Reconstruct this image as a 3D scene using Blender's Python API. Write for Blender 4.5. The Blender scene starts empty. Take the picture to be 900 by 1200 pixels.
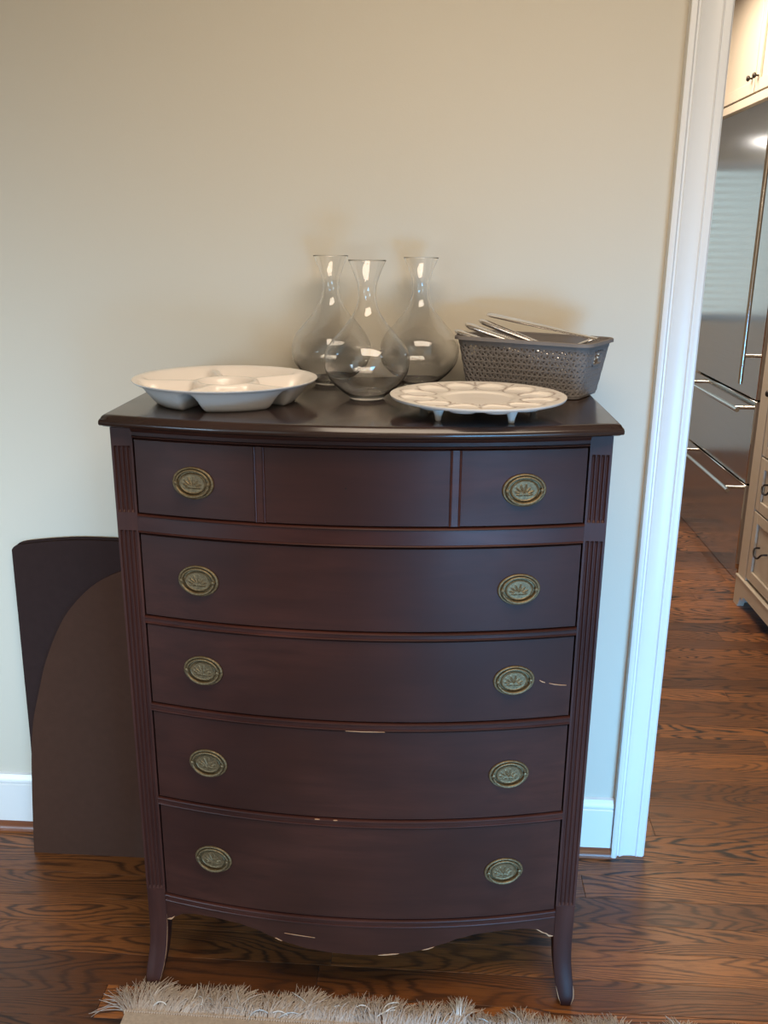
import bpy, math, random
from mathutils import Vector, Matrix
random.seed(7)
C = bpy.context.scene.collection
SC = bpy.context.scene
PI = math.pi
D = bpy.data

# ------------------------------------------------------------------ camera
cam_d = D.cameras.new('camera'); cam = D.objects.new('camera', cam_d); C.objects.link(cam)
cam_d.sensor_fit = 'VERTICAL'; cam_d.sensor_height = 36.0; cam_d.lens = 1055.6/1200*36
cam_d.clip_start = 0.02
pitch, yaw, roll = 0.2915, -0.0601, 0.0083
F = Vector((math.sin(yaw)*math.cos(pitch), math.cos(yaw)*math.cos(pitch), -math.sin(pitch)))
R_ = Vector((math.cos(yaw), -math.sin(yaw), 0)); U_ = R_.cross(F)
R2 = R_*math.cos(roll)+U_*math.sin(roll); U2 = -R_*math.sin(roll)+U_*math.cos(roll)
m = Matrix((R2, U2, -F)).transposed().to_4x4(); m.translation = Vector((0.1413, -1.5699, 1.5405))
cam.matrix_world = m
SC.camera = cam
SC.cycles.transparent_max_bounces = 24

# ------------------------------------------------------------------ world, lights, exposure
SC.view_settings.view_transform = 'Standard'; SC.view_settings.look = 'None'
SC.view_settings.exposure = 0.0; SC.view_settings.gamma = 1.0
W = D.worlds.new('world'); SC.world = W; W.use_nodes = True
W.node_tree.nodes['Background'].inputs[0].default_value = (0.66, 0.84, 0.88, 1)
W.node_tree.nodes['Background'].inputs[1].default_value = 1.2

def area(name, loc, target, sx, sy, power, col, spread=180):
    l = D.lights.new(name, 'AREA'); l.shape = 'RECTANGLE'; l.size = sx; l.size_y = sy
    l.energy = power; l.color = col; l.spread = math.radians(spread)
    o = D.objects.new(name, l); C.objects.link(o); o.location = loc
    d = Vector(target)-Vector(loc); o.rotation_euler = d.to_track_quat('-Z', 'Y').to_euler()
    return o
# daylight entering by the glazed garden door and the window in the wall behind the camera
area('garden_door_daylight', (1.45, -2.70, 0.42), (0.98, 0.45, 0.20), 1.3, 0.7, 23, (0.15, 0.52, 1.0), 60)
area('rear_window_daylight', (-2.0, -2.2, 0.75), (-1.3, 0.45, 0.50), 0.8, 0.8, 12, (0.50, 0.75, 1.0), 60)
# warm ceiling lamps of the two rooms
area('ceiling_light', (0.40, -1.00, 2.55), (0.40, -1.00, 0), 1.4, 0.9, 40, (1.0, 0.83, 0.64))
for k in range(6):                                     # small bulbs of the chandelier over the middle of the room
    t = 2*PI*k/6+0.3; l = D.lights.new('chandelier_bulb', 'POINT'); l.shadow_soft_size = 0.022; l.energy = 0.9; l.color = (1.0, 0.84, 0.66)
    o = D.objects.new('chandelier_bulb', l); C.objects.link(o); o.location = (0.25+0.26*math.cos(t), -2.05+0.26*math.sin(t), 1.95)
area('kitchen_ceiling_light', (0.9, 2.9, 2.72), (0.9, 2.9, 0), 0.9, 0.9, 58, (1.0, 0.84, 0.66))

# ------------------------------------------------------------------ node helpers
def new_mat(name):
    mt = D.materials.new(name); mt.use_nodes = True
    nt = mt.node_tree; b = nt.nodes['Principled BSDF']
    return mt, nt, b
def N(nt, t, **kw):
    n = nt.nodes.new(t)
    for k, v in kw.items():
        if k.startswith('i_'): n.inputs[k[2:].replace('_', ' ')].default_value = v
        else: setattr(n, k, v)
    return n
def L(nt, a, b): nt.links.new(a, b)
def mix(nt, fac, a, b, blend='MIX'):
    n = nt.nodes.new('ShaderNodeMix'); n.data_type = 'RGBA'; n.blend_type = blend
    if isinstance(fac, (int, float)): n.inputs[0].default_value = fac
    else: L(nt, fac, n.inputs[0])
    for v, s in ((a, n.inputs[6]), (b, n.inputs[7])):
        if isinstance(v, tuple): s.default_value = (*v, 1) if len(v) == 3 else v
        else: L(nt, v, s)
    return n.outputs[2]
def math_(nt, op, a, b=None, c=None):
    n = nt.nodes.new('ShaderNodeMath'); n.operation = op
    for v, i in ((a, 0), (b, 1), (c, 2)):
        if v is None: continue
        if isinstance(v, (int, float)): n.inputs[i].default_value = v
        else: L(nt, v, n.inputs[i])
    return n.outputs[0]
def ramp(nt, f, stops, interp='LINEAR'):
    n = nt.nodes.new('ShaderNodeValToRGB'); n.color_ramp.interpolation = interp
    el = n.color_ramp.elements
    while len(el) < len(stops): el.new(0.5)
    for e, (p, c) in zip(el, stops): e.position = p; e.color = (*c, 1) if len(c) == 3 else c
    L(nt, f, n.inputs[0]); return n.outputs[0]
def noise(nt, vec, scale, detail=3, rough=0.5, dist=0.0):
    n = N(nt, 'ShaderNodeTexNoise'); n.inputs['Scale'].default_value = scale
    n.inputs['Detail'].default_value = detail; n.inputs['Roughness'].default_value = rough
    n.inputs['Distortion'].default_value = dist
    if vec is not None: L(nt, vec, n.inputs['Vector'])
    return n.outputs[0]
def mapping(nt, src, scale, loc=None):
    n = N(nt, 'ShaderNodeMapping'); n.inputs['Scale'].default_value = scale
    L(nt, src, n.inputs['Vector'])
    if loc is not None: L(nt, loc, n.inputs['Location'])
    return n.outputs[0]
def bump(nt, b, h, strength, dist=0.001):
    n = N(nt, 'ShaderNodeBump'); n.inputs['Strength'].default_value = strength
    n.inputs['Distance'].default_value = dist; L(nt, h, n.inputs['Height'])
    L(nt, n.outputs[0], b.inputs['Normal'])
def simple(name, col, rough=0.5, metal=0.0, var=0.06, scale=30, bstr=0.1, bdist=0.0006, coat=0):
    mt, nt, b = new_mat(name)
    g = N(nt, 'ShaderNodeNewGeometry').outputs['Position']
    f = noise(nt, g, scale, 4)
    lo = tuple(c*(1-var) for c in col); hi = tuple(min(1, c*(1+var)) for c in col)
    L(nt, mix(nt, f, lo, hi), b.inputs['Base Color'])
    b.inputs['Roughness'].default_value = rough; b.inputs['Metallic'].default_value = metal
    b.inputs['Coat Weight'].default_value = coat
    if bstr: bump(nt, b, noise(nt, g, scale*8, 3), bstr, bdist)
    return mt

def wood_mat(name, lo, hi, axis, rough=0.36, spec=0.22, coat=0.04):
    mt, nt, b = new_mat(name)
    tc = N(nt, 'ShaderNodeTexCoord').outputs['Object']
    s = {'x': (1.2, 14, 14), 'z': (14, 14, 1.2)}[axis]
    v = mapping(nt, tc, s)
    f = noise(nt, v, 3.0, 6, 0.65, 0.4)
    cl = noise(nt, tc, 3.2, 2)
    c = mix(nt, ramp(nt, f, [(0.3, (0, 0, 0)), (0.72, (1, 1, 1))]), lo, hi)
    c = mix(nt, ramp(nt, cl, [(0.35, (0, 0, 0)), (0.7, (1, 1, 1))]), c, tuple(x*0.8 for x in lo))
    L(nt, c, b.inputs['Base Color'])
    r = math_(nt, 'MULTIPLY_ADD', noise(nt, tc, 9, 4), 0.22, rough-0.11)
    L(nt, r, b.inputs['Roughness'])
    b.inputs['Specular IOR Level'].default_value = spec
    b.inputs['Coat Weight'].default_value = coat; b.inputs['Coat Roughness'].default_value = 0.3 if coat < 0.4 else 0.13
    bump(nt, b, noise(nt, mapping(nt, tc, tuple(k*4 for k in s)), 3, 3), 0.12, 0.0006)
    return mt

M = {}
def wall_mat(name, col):
    mt, nt, b = new_mat(name)
    g = N(nt, 'ShaderNodeNewGeometry').outputs['Position']
    L(nt, mix(nt, noise(nt, g, 1.3, 3), tuple(c*0.97 for c in col), col), b.inputs['Base Color'])
    b.inputs['Roughness'].default_value = 0.62
    bump(nt, b, noise(nt, g, 260, 3, 0.6), 0.25, 0.0006)
    return mt
M['wall'] = wall_mat('cream_wall_paint', (0.62, 0.56, 0.455))
M['ceiling'] = wall_mat('ceiling_paint', (0.75, 0.72, 0.66))
M['trim'] = simple('white_gloss_trim_paint', (0.76, 0.745, 0.72), 0.32, var=0.02, scale=6, bstr=0.05)
M['shoe'] = wood_mat('stained_shoe_wood', (0.22, 0.075, 0.035), (0.36, 0.14, 0.065), 'x', 0.3)
M['mahogany'] = wood_mat('dark_mahogany', (0.036, 0.0120, 0.0085), (0.066, 0.0215, 0.0145), 'x', 0.44)
M['mahogany_v'] = wood_mat('dark_mahogany_upright', (0.042, 0.014, 0.011), (0.080, 0.027, 0.019), 'z', 0.50)
M['mahogany_top'] = wood_mat('dark_mahogany_top', (0.026, 0.014, 0.011), (0.044, 0.022, 0.017), 'x', 0.22, coat=0.5)
M['rail'] = wood_mat('red_mahogany_rail', (0.040, 0.013, 0.010), (0.085, 0.027, 0.019), 'x', 0.36)
M['bare'] = simple('bare_pale_wood', (0.50, 0.27, 0.14), 0.8, var=0.15, scale=90)
M['dark'] = simple('dark_hollow', (0.006, 0.004, 0.004), 0.9)
M['board_f'] = simple('brown_hardboard', (0.062, 0.028, 0.0175), 1.0, var=0.12, scale=55, bstr=0.35)
M['board_b'] = simple('dark_brown_felt', (0.031, 0.017, 0.015), 1.0, var=0.12, scale=55, bstr=0.35)
for k in ('board_f', 'board_b'): M[k].node_tree.nodes['Principled BSDF'].inputs['Specular IOR Level'].default_value = 0.12
M['ceramic'] = simple('white_glazed_ceramic', (0.80, 0.74, 0.69), 0.22, var=0.02, scale=12, bstr=0.04)
M['steel'] = None
M['chrome'] = simple('polished_silver', (0.80, 0.76, 0.73), 0.16, 1.0, var=0.1, scale=25, bstr=0.2)
M['bronze'] = simple('dark_bronze', (0.05, 0.04, 0.035), 0.4, 0.8)
M['cabinet'] = simple('cream_cabinet_paint', (0.56, 0.48, 0.385), 0.4, var=0.03, scale=9, bstr=0.05)
M['black'] = simple('black_rubber', (0.012, 0.012, 0.012), 0.6)
M['slat'] = simple('white_blind_slat', (0.8, 0.8, 0.78), 0.5)
M['lamp'] = None

def make_steel():
    mt, nt, b = new_mat('brushed_stainless_steel')
    g = N(nt, 'ShaderNodeNewGeometry').outputs['Position']
    st = noise(nt, mapping(nt, g, (40, 2.0, 260)), 3.0, 3)
    L(nt, mix(nt, st, (0.50, 0.485, 0.46), (0.62, 0.605, 0.58)), b.inputs['Base Color'])
    b.inputs['Metallic'].default_value = 1.0; b.inputs['Roughness'].default_value = 0.12
    bump(nt, b, st, 0.08, 0.0004); return mt
M['steel'] = make_steel()
def make_lamp():
    mt, nt, b = new_mat('lit_lamp_strip')
    b.inputs['Emission Color'].default_value = (1, 0.97, 0.93, 1); b.inputs['Emission Strength'].default_value = 9
    return mt
M['lamp'] = make_lamp()
def make_sky():
    mt, nt, b = new_mat('lamp_diffuser')
    b.inputs['Emission Color'].default_value = (1, 0.85, 0.65, 1); b.inputs['Emission Strength'].default_value = 3
    return mt
M['diffuser'] = make_sky()

def make_oak():
    mt, nt, b = new_mat('stained_oak_plank')
    g = N(nt, 'ShaderNodeNewGeometry').outputs['Position']
    oi = N(nt, 'ShaderNodeObjectInfo').outputs['Random']
    comb = N(nt, 'ShaderNodeCombineXYZ'); L(nt, math_(nt, 'MULTIPLY', oi, 37.0), comb.inputs[0])
    L(nt, math_(nt, 'MULTIPLY', oi, 91.0), comb.inputs[1]); L(nt, math_(nt, 'MULTIPLY', oi, 13.0), comb.inputs[2])
    loc = comb.outputs[0]
    # growth rings: contour lines of a long, smooth noise give the cathedral figure
    v1 = mapping(nt, g, (1.5, 9.0, 1.0), loc)
    big = noise(nt, v1, 1.0, 1.6, 0.35, 0.25)
    wob = noise(nt, mapping(nt, g, (9, 60, 1), loc), 1.0, 3, 0.6)
    ph = math_(nt, 'ADD', math_(nt, 'MULTIPLY', big, 27.0), math_(nt, 'MULTIPLY', wob, 1.1))
    fr = math_(nt, 'FRACT', ph)
    tri = math_(nt, 'ABSOLUTE', math_(nt, 'SUBTRACT', fr, 0.62))
    line = ramp(nt, tri, [(0.05, (1, 1, 1)), (0.27, (0, 0, 0))])
    pores = noise(nt, mapping(nt, g, (14, 430, 1), loc), 1.0, 4, 0.75)
    porem = ramp(nt, pores, [(0.46, (0, 0, 0)), (0.66, (1, 1, 1))])
    patch = noise(nt, mapping(nt, g, (2.2, 7, 1), loc), 1.0, 2)
    line = math_(nt, 'MULTIPLY', line, math_(nt, 'MULTIPLY_ADD', math_(nt, 'FRACT', math_(nt, 'MULTIPLY', oi, 3.77)), 0.55, 0.62))
    lm = math_(nt, 'MULTIPLY', line, ramp(nt, patch, [(0.25, (0.3,)*3), (0.50, (1, 1, 1))]))
    dark_t = math_(nt, 'FRACT', math_(nt, 'MULTIPLY', oi, 7.31))
    base = mix(nt, dark_t, (0.110, 0.040, 0.015), (0.375, 0.134, 0.036))
    base = mix(nt, math_(nt, 'MULTIPLY', porem, 0.62), base, (0.055, 0.022, 0.012))
    base = mix(nt, math_(nt, 'MULTIPLY', lm, 0.92), base, (0.016, 0.008, 0.006))
    L(nt, base, b.inputs['Base Color'])
    r = math_(nt, 'MULTIPLY_ADD', noise(nt, g, 6, 3), 0.16, 0.24)
    L(nt, math_(nt, 'ADD', r, math_(nt, 'MULTIPLY', lm, 0.1)), b.inputs['Roughness'])
    b.inputs['Coat Weight'].default_value = 0.05; b.inputs['Coat Roughness'].default_value = 0.16; b.inputs['Specular IOR Level'].default_value = 0.42
    bump(nt, b, math_(nt, 'ADD', lm, math_(nt, 'MULTIPLY', porem, 0.4)), 0.25, -0.0008)
    return mt
M['oak'] = make_oak()

def make_solid_glass():
    mt, nt, b = new_mat('clear_glass')
    b.inputs['Base Color'].default_value = (1, 1, 1, 1)
    b.inputs['Transmission Weight'].default_value = 1.0
    b.inputs['Roughness'].default_value = 0.0; b.inputs['IOR'].default_value = 1.45
    return mt
M['glass'] = make_solid_glass()

def make_brass():
    mt, nt, b = new_mat('aged_brass')
    tc = N(nt, 'ShaderNodeTexCoord').outputs['Object']
    f = noise(nt, tc, 260, 5, 0.7)
    L(nt, mix(nt, ramp(nt, f, [(0.35, (0, 0, 0)), (0.7, (1, 1, 1))]), (0.105, 0.074, 0.036), (0.25, 0.180, 0.090)), b.inputs['Base Color'])
    b.inputs['Metallic'].default_value = 0.55; b.inputs['Roughness'].default_value = 0.46
    bump(nt, b, noise(nt, tc, 420, 4, 0.6), 0.45, 0.0006)
    return mt
M['brass'] = make_brass()

def make_plate():
    mt, nt, b = new_mat('petal_plate_glaze')
    a = N(nt, 'ShaderNodeAttribute', attribute_name='glaze').outputs['Fac']
    g = N(nt, 'ShaderNodeNewGeometry').outputs['Position']
    k = math_(nt, 'MULTIPLY', a, ramp(nt, noise(nt, g, 45, 4, 0.65), [(0.32, (0.1,)*3), (0.62, (1, 1, 1))]))
    L(nt, mix(nt, k, (0.76, 0.70, 0.64), (0.27, 0.20, 0.17)), b.inputs['Base Color'])
    b.inputs['Roughness'].default_value = 0.25
    return mt
M['plate'] = make_plate()
M['basket'] = simple('grey_woven_plastic', (0.185, 0.165, 0.155), 0.8, var=0.06, scale=60, bstr=0)
M['basket'].node_tree.nodes['Principled BSDF'].inputs['Specular IOR Level'].default_value = 0.2
def make_rug():
    mt, nt, b = new_mat('taupe_rug_yarn')
    g = N(nt, 'ShaderNodeNewGeometry').outputs['Position']
    f = noise(nt, g, 120, 4, 0.7)
    L(nt, mix(nt, f, (0.36, 0.29, 0.24), (0.74, 0.65, 0.57)), b.inputs['Base Color'])
    b.inputs['Roughness'].default_value = 0.9
    bump(nt, b, noise(nt, g, 600, 3), 0.6, 0.001)
    return mt
M['rug'] = make_rug()
M['rug_pale'] = simple('pale_rug_yarn', (0.72, 0.70, 0.66), 0.9, var=0.15, scale=120)

# ------------------------------------------------------------------ mesh helpers
class MB:
    def __init__(s): s.v = []; s.f = []
    def add(s, vs, fs):
        o = len(s.v); s.v += [tuple(v) for v in vs]; s.f += [tuple(i+o for i in f) for f in fs]; return s
    def box(s, x0, x1, y0, y1, z0, z1, ch=0.0):
        x0, x1 = min(x0, x1), max(x0, x1); y0, y1 = min(y0, y1), max(y0, y1)
        if not ch:
            vs = [(x, y, z) for z in (z0, z1) for y in (y0, y1) for x in (x0, x1)]
            return s.add(vs, [(0, 2, 3, 1), (4, 5, 7, 6), (0, 1, 5, 4), (2, 6, 7, 3), (0, 4, 6, 2), (1, 3, 7, 5)])
        # all edges chamfered: three inset rings joined
        vs = []; c = ch
        for sx in (0, 1):
            for sy in (0, 1):
                for sz in (0, 1):
                    X = (x0, x1)[sx]; Y = (y0, y1)[sy]; Z = (z0, z1)[sz]
                    ix = X+(c if not sx else -c); iy = Y+(c if not sy else -c); iz = Z+(c if not sz else -c)
                    vs += [(X, iy, iz), (ix, Y, iz), (ix, iy, Z)]
        def k(sx, sy, sz, a): return ((sx*2+sy)*2+sz)*3+a
        fs = []
        for q in (0, 1):
            f = [k(q, 0, 0, 0), k(q, 1, 0, 0), k(q, 1, 1, 0), k(q, 0, 1, 0)]; fs.append(f if q else f[::-1])
            f = [k(0, q, 0, 1), k(1, q, 0, 1), k(1, q, 1, 1), k(0, q, 1, 1)]; fs.append(f[::-1] if q else f)
            f = [k(0, 0, q, 2), k(1, 0, q, 2), k(1, 1, q, 2), k(0, 1, q, 2)]; fs.append(f if q else f[::-1])
        for a in (0, 1):
            for b_ in (0, 1):
                fs.append([k(a, b_, 0, 0), k(a, b_, 0, 1), k(a, b_, 1, 1), k(a, b_, 1, 0)])
                fs.append([k(a, 0, b_, 0), k(a, 0, b_, 2), k(a, 1, b_, 2), k(a, 1, b_, 0)])
                fs.append([k(0, a, b_, 1), k(0, a, b_, 2), k(1, a, b_, 2), k(1, a, b_, 1)])
                for c_ in (0, 1): fs.append([k(a, b_, c_, 0), k(a, b_, c_, 1), k(a, b_, c_, 2)])
        return s.add(vs, fs)
    def loft(s, rings, closed=True, caps=True):
        n = len(rings[0]); vs = [p for r in rings for p in r]; fs = []
        for i in range(len(rings)-1):
            for j in range(n if closed else n-1):
                a = i*n+j; b = i*n+(j+1) % n
                fs.append((a, b, b+n, a+n))
        if caps: fs.append(tuple(range(n))[::-1]); fs.append(tuple(range((len(rings)-1)*n, len(rings)*n)))
        return s.add(vs, fs)
    def tube(s, pts, r, n=8, caps=True, flat=1.0):
        pts = [Vector(p) for p in pts]; rings = []
        rr = r if isinstance(r, (list, tuple)) else [r]*len(pts)
        up = Vector((0, 0, 1))
        for i, p in enumerate(pts):
            d = (pts[min(i+1, len(pts)-1)]-pts[max(i-1, 0)]).normalized()
            u = up if abs(d.dot(up)) < 0.95 else Vector((0, 1, 0))
            a = d.cross(u).normalized(); b = a.cross(d).normalized()
            rings.append([p+(a*math.cos(2*PI*k/n)+b*math.sin(2*PI*k/n)*flat)*rr[i] for k in range(n)])
        return s.loft(rings, True, caps)
    def lathe(s, prof, n=48, c=(0, 0, 0)):
        rings = []
        for r, z in prof: rings.append([(c[0]+r*math.cos(2*PI*k/n), c[1]+r*math.sin(2*PI*k/n), c[2]+z) for k in range(n)])
        return s.loft(rings, True, False)
    def build(s, name, mat, parent=None, smooth=40, recalc=True):
        me = D.meshes.new(name); me.from_pydata(s.v, [], s.f); me.update()
        if recalc:
            import bmesh
            bm = bmesh.new(); bm.from_mesh(me); bmesh.ops.recalc_face_normals(bm, faces=bm.faces); bm.to_mesh(me); bm.free()
        if smooth:
            me.polygons.foreach_set('use_smooth', [True]*len(me.polygons)); me.set_sharp_from_angle(angle=math.radians(smooth))
        me.materials.append(mat)
        o = D.objects.new(name, me); C.objects.link(o)
        if parent: o.parent = parent
        return o
def thing(name, label, cat, loc=(0, 0, 0), rz=0, group=None):
    o = D.objects.new(name, None); C.objects.link(o); o.empty_display_size = 0.05
    o.location = loc; o.rotation_euler = (0, 0, rz); o['label'] = label; o['category'] = cat
    if group: o['group'] = group
    return o
def tag(o, label, cat, group=None):
    o['label'] = label; o['category'] = cat
    if group: o['group'] = group
    return o
def struct(o): o['kind'] = 'structure'; return o
def spline(pts, n=8):
    out = []
    P = [pts[0]]+list(pts)+[pts[-1]]
    for i in range(1, len(P)-2):
        for k in range(n):
            t = k/n
            out.append(tuple(0.5*((2*P[i][a])+(-P[i-1][a]+P[i+1][a])*t+(2*P[i-1][a]-5*P[i][a]+4*P[i+1][a]-P[i+2][a])*t*t+(-P[i-1][a]+3*P[i][a]-3*P[i+1][a]+P[i+2][a])*t**3) for a in range(len(pts[0]))))
    out.append(tuple(pts[-1])); return out
def sstep(x): x = max(0.0, min(1.0, x)); return x*x*(3-2*x)

# ------------------------------------------------------------------ the setting
YW = 0.490            # face of the wall behind the chest
XL, XR, YB = -2.7, 2.7, -2.82
ZC = 2.62; YK = 5.5; KX0, KX1 = -1.6, 2.25
DX0, DX1, DZ = 0.695, 1.95, 2.13
def wallbox(name, *b, mat='wall'):
    m_ = MB()
    for q in (b if isinstance(b[0], tuple) else (b,)): m_.box(*q)
    return struct(m_.build(name, M[mat], smooth=0))
wallbox('wall_back', (XL-.12, DX0, YW, YW+.12, 0, ZC), (DX1, XR+.12, YW, YW+.12, 0, ZC), (DX0, DX1, YW, YW+.12, DZ, ZC))
wallbox('wall_left', XL-.12, XL, YB-.12, YW, 0, ZC)
wallbox('wall_right', XR, XR+.12, YB-.12, YW, 0, ZC)
# front wall (behind the camera) with the garden door and a window
wallbox('wall_front', (XL, -2.2, YB-.12, YB, 0, ZC), (-.9, .85, YB-.12, YB, 0, ZC), (2.4, XR, YB-.12, YB, 0, ZC),
        (-2.2, -.9, YB-.12, YB, 0, .4), (-2.2, -.9, YB-.12, YB, 2.1, ZC), (.85, 2.4, YB-.12, YB, 2.1, ZC))
wallbox('wall_kitchen_left', KX0-.12, KX0, YW+.12, YK, 0, ZC+.2)
wallbox('wall_kitchen_right', KX1, KX1+.12, YW+.12, YK, 0, ZC+.2)
wallbox('wall_kitchen_back', (KX0-.12, -.25, YK, YK+.12, 0, ZC+.2), (1.35, KX1+.12, YK, YK+.12, 0, ZC+.2),
        (-.25, 1.35, YK, YK+.12, 0, 1.0), (-.25, 1.35, YK, YK+.12, 2.1, ZC+.2))
wallbox('ceiling', (XL-.12, XR+.12, YB-.12, YW+.12, ZC, ZC+.1), (KX0-.12, KX1+.12, YW+.12, YK+.12, ZC+.2, ZC+.3), mat='ceiling')
def window(name, x0, x1, z0, z1, y, mul=(1, 2)):
    fr = MB(); t = .045
    fr.box(x0, x1, y-.04, y+.04, z0, z0+t, .003).box(x0, x1, y-.04, y+.04, z1-t, z1, .003)
    fr.box(x0, x0+t, y-.04, y+.04, z0+t, z1-t).box(x1-t, x1, y-.04, y+.04, z0+t, z1-t)
    for i in range(1, mul[0]+1):
        xx = x0+(x1-x0)*i/(mul[0]+1); fr.box(xx-.014, xx+.014, y-.02, y+.02, z0+t, z1-t)
    for i in range(1, mul[1]+1):
        zz = z0+(z1-z0)*i/(mul[1]+1); fr.box(x0+t, x1-t, y-.019, y+.019, zz-.014, zz+.014)
    return struct(fr.build(name, M['trim'], smooth=0))
window('window_1', -2.2, -.9, .4, 2.1, YB-.06)
window('door_1', .85, 2.4, .0, 2.1, YB-.06, (1, 0))
window('window_2', -.25, 1.35, 1.0, 2.1, YK+.06, (1, 0))

# floor: one board at a time, boards run along x, 8.65 cm wide
fl = struct(MB().box(XL-.12, XR+.12, YB-.12, YW+.06, -.08, -.022).box(KX0-.12, KX1+.12, YW+.06, YK+.12, -.08, -.022)
            .box(XL, XR, YB, -0.645, -.022, 0).box(KX0, KX1, 4.286, YK, -.022, 0).build('floor', M['oak'], smooth=0))
pw = 0.0865; y = -0.645; row = 0
def plank(x0, x1, y0, y1):
    g = 0.0003; c = 0.0006
    vs = [(x0+g, y0+g, -.0215), (x1-g, y0+g, -.0215), (x1-g, y1-g, -.0215), (x0+g, y1-g, -.0215),
          (x0+g, y0+g, -c), (x1-g, y0+g, -c), (x1-g, y1-g, -c), (x0+g, y1-g, -c),
          (x0+g+c, y0+g+c, 0), (x1-g-c, y0+g+c, 0), (x1-g-c, y1-g-c, 0), (x0+g+c, y1-g-c, 0)]
    fs = [(4, 5, 9, 8), (5, 6, 10, 9), (6, 7, 11, 10), (7, 4, 8, 11), (8, 9, 10, 11), (0, 1, 5, 4), (1, 2, 6, 5), (2, 3, 7, 6), (3, 0, 4, 7)]
    MB().add(vs, fs).build('plank', M['oak'], fl, smooth=0, recalc=False)
rp = random.Random(21)
while y < 4.28:
    a, b_ = (XL, XR) if y < YW else (KX0, KX1)
    x = a; first = True
    while x < b_-0.01:
        ln = rp.uniform(.35, 1.5) if first else rp.uniform(1.1, 2.3)
        first = False
        x2 = x+ln
        if b_-x2 < .5: x2 = b_
        plank(x, x2, y, y+pw); x = x2
    y += pw; row += 1

# baseboards with stained shoe moulding
def base(name, x0, x1):
    yb = YW-.0003
    pr = [(0, 0.0), (.015, 0.0), (.015, .132), (.0125, .1345), (.0145, .138), (.0145, .143), (.011, .152), (.007, .160), (.0, .163)]
    m_ = MB(); m_.loft([[(x, yb-d, z) for d, z in pr] for x in (x0, x1)])
    o = struct(m_.build(name, M['trim'], smooth=30))
    q = [(.0152, 0.0), (.0332, 0.0)]+[(.0152+.018*math.cos(t*PI/2/6), .021*math.sin(t*PI/2/6)) for t in range(1, 7)]
    s = MB().loft([[(x, yb-d, z) for d, z in q] for x in (x0, x1)]).build('shoe_moulding', M['shoe'], o)
    return o
base('baseboard_left', XL, -.2)
base('baseboard_right', -.2, .6205)
# door casing: moulded profile swept up the opening and across its head
def casing(name, xi, xo, z1):
    s = 1 if xi > xo else -1                    # xi at the opening
    w = abs(xi-xo)
    pr = [(0, 0), (0, .026), (.004, .028), (.011, .028), (.014, .024), (.017, .0165), (.020, .0165), (.0225, .020), (.026, .0185),
          (.034, .0145), (.055, .0130), (.064, .0145), (.0665, .017), (.0685, .0155), (.071, .0155), (.0735, .0165), (.083, .0165), (.0855, .0135), (w, .0125), (w, 0)]
    m_ = MB(); m_.loft([[(xo+s*a, YW-.0003-b, z) for a, b in pr] for z in (0.0, z1)])
    return struct(m_.build(name, M['trim'], smooth=30))
casing('trim_1', .709, .622, DZ+.08)
casing('trim_2', DX1-.014, DX1+.073, DZ+.08)
struct(MB().box(.6225, DX1+.0725, YW-.024, YW-.0003, DZ+.0805, DZ+.17, .003).build('trim_3', M['trim']))
# door jamb lining
struct(MB().box(DX0-.0, DX0+.013, YW-.0003, YW+.1203, 0, DZ-.013).box(DX1-.013, DX1, YW-.0003, YW+.1203, 0, DZ-.013).box(DX0, DX1, YW-.0003, YW+.1203, DZ-.013, DZ).build('door_2', M['trim'], smooth=0))

# ------------------------------------------------------------------ chest of drawers
chest = thing('chest_of_drawers', 'tall dark mahogany bow-front chest of drawers with oval brass pulls against the cream wall', 'chest of drawers', (0, 0, 0), 0.0103)
XP = .410; XO = .4495; YBK = .440
def bow(x): return -.002-.053*(1-(x/XP)**2)
def sweep(prof, x0, x1, n=28, zf=None):
    rings = []
    for i in range(n+1):
        x = x0+(x1-x0)*i/n
        rings.append([(x, bow(x)-o, z) for o, z in (prof if zf is None else zf(x))])
    return rings
def bowpart(name, prof, x0, x1, mat, parent=chest, n=28, zf=None):
    return MB().loft(sweep(prof, x0, x1, n, zf)).build(name, M[mat], parent, smooth=35)
# top slab
def slab_y(x): return -.015-.068*(1-(x/.4645)**2)
tp = [(.012, 1.2412), (.0085, 1.2408), (.0055, 1.2385), (.0035, 1.235), (.0020, 1.2335), (.0008, 1.2315), (0, 1.2290), (0, 1.2245), (.0012, 1.2222), (.0045, 1.2212), (.0065, 1.2195), (.010, 1.2191)]
def slab_ring(d, z):
    h = .4645-d; r = []
    n = 40
    for i in range(n+1):
        x = -h+2*h*i/n
        r.append((x, slab_y(x*.4645/h)+d, z))
    r += [(h, YBK+.012, z), (-h, YBK+.012, z)]
    return r
MB().loft([slab_ring(d, z) for d, z in tp]).build('top', M['mahogany_top'], chest, smooth=50)
# frieze with a bead above the first drawer
bp = lambda z, s=1: [(.0008, z), (.0026, z+s*.0006), (.0034, z+s*.0020), (.0026, z+s*.0034), (.0008, z+s*.0040)]
fz = [(-.02, 1.2187), (.010, 1.2187), (.0085, 1.2150), (.004, 1.2115), (.0012, 1.2095)]+bp(1.2030, -1)+[(0.0005, 1.1985), (-.02, 1.1985)]
bowpart('frieze', fz, -XP+.0005, XP-.0005, 'mahogany')
def rail(z0, z1):
    pr = [(-.02, z1), (.0004, z1)]+[(o, z) for o, z in bp(z1-.0002, -1)]+[(o, z) for o, z in reversed(bp(z0+.0002, 1))]+[(.0004, z0), (-.02, z0)]
    return bowpart('rail', pr, -XP+.0005, XP-.0005, 'rail')
for z0, z1 in ((1.0185, 1.0545), (.8365, .8515), (.6495, .6655), (.4350, .4515), (.1985, .2150)): rail(z0, z1)
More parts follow.
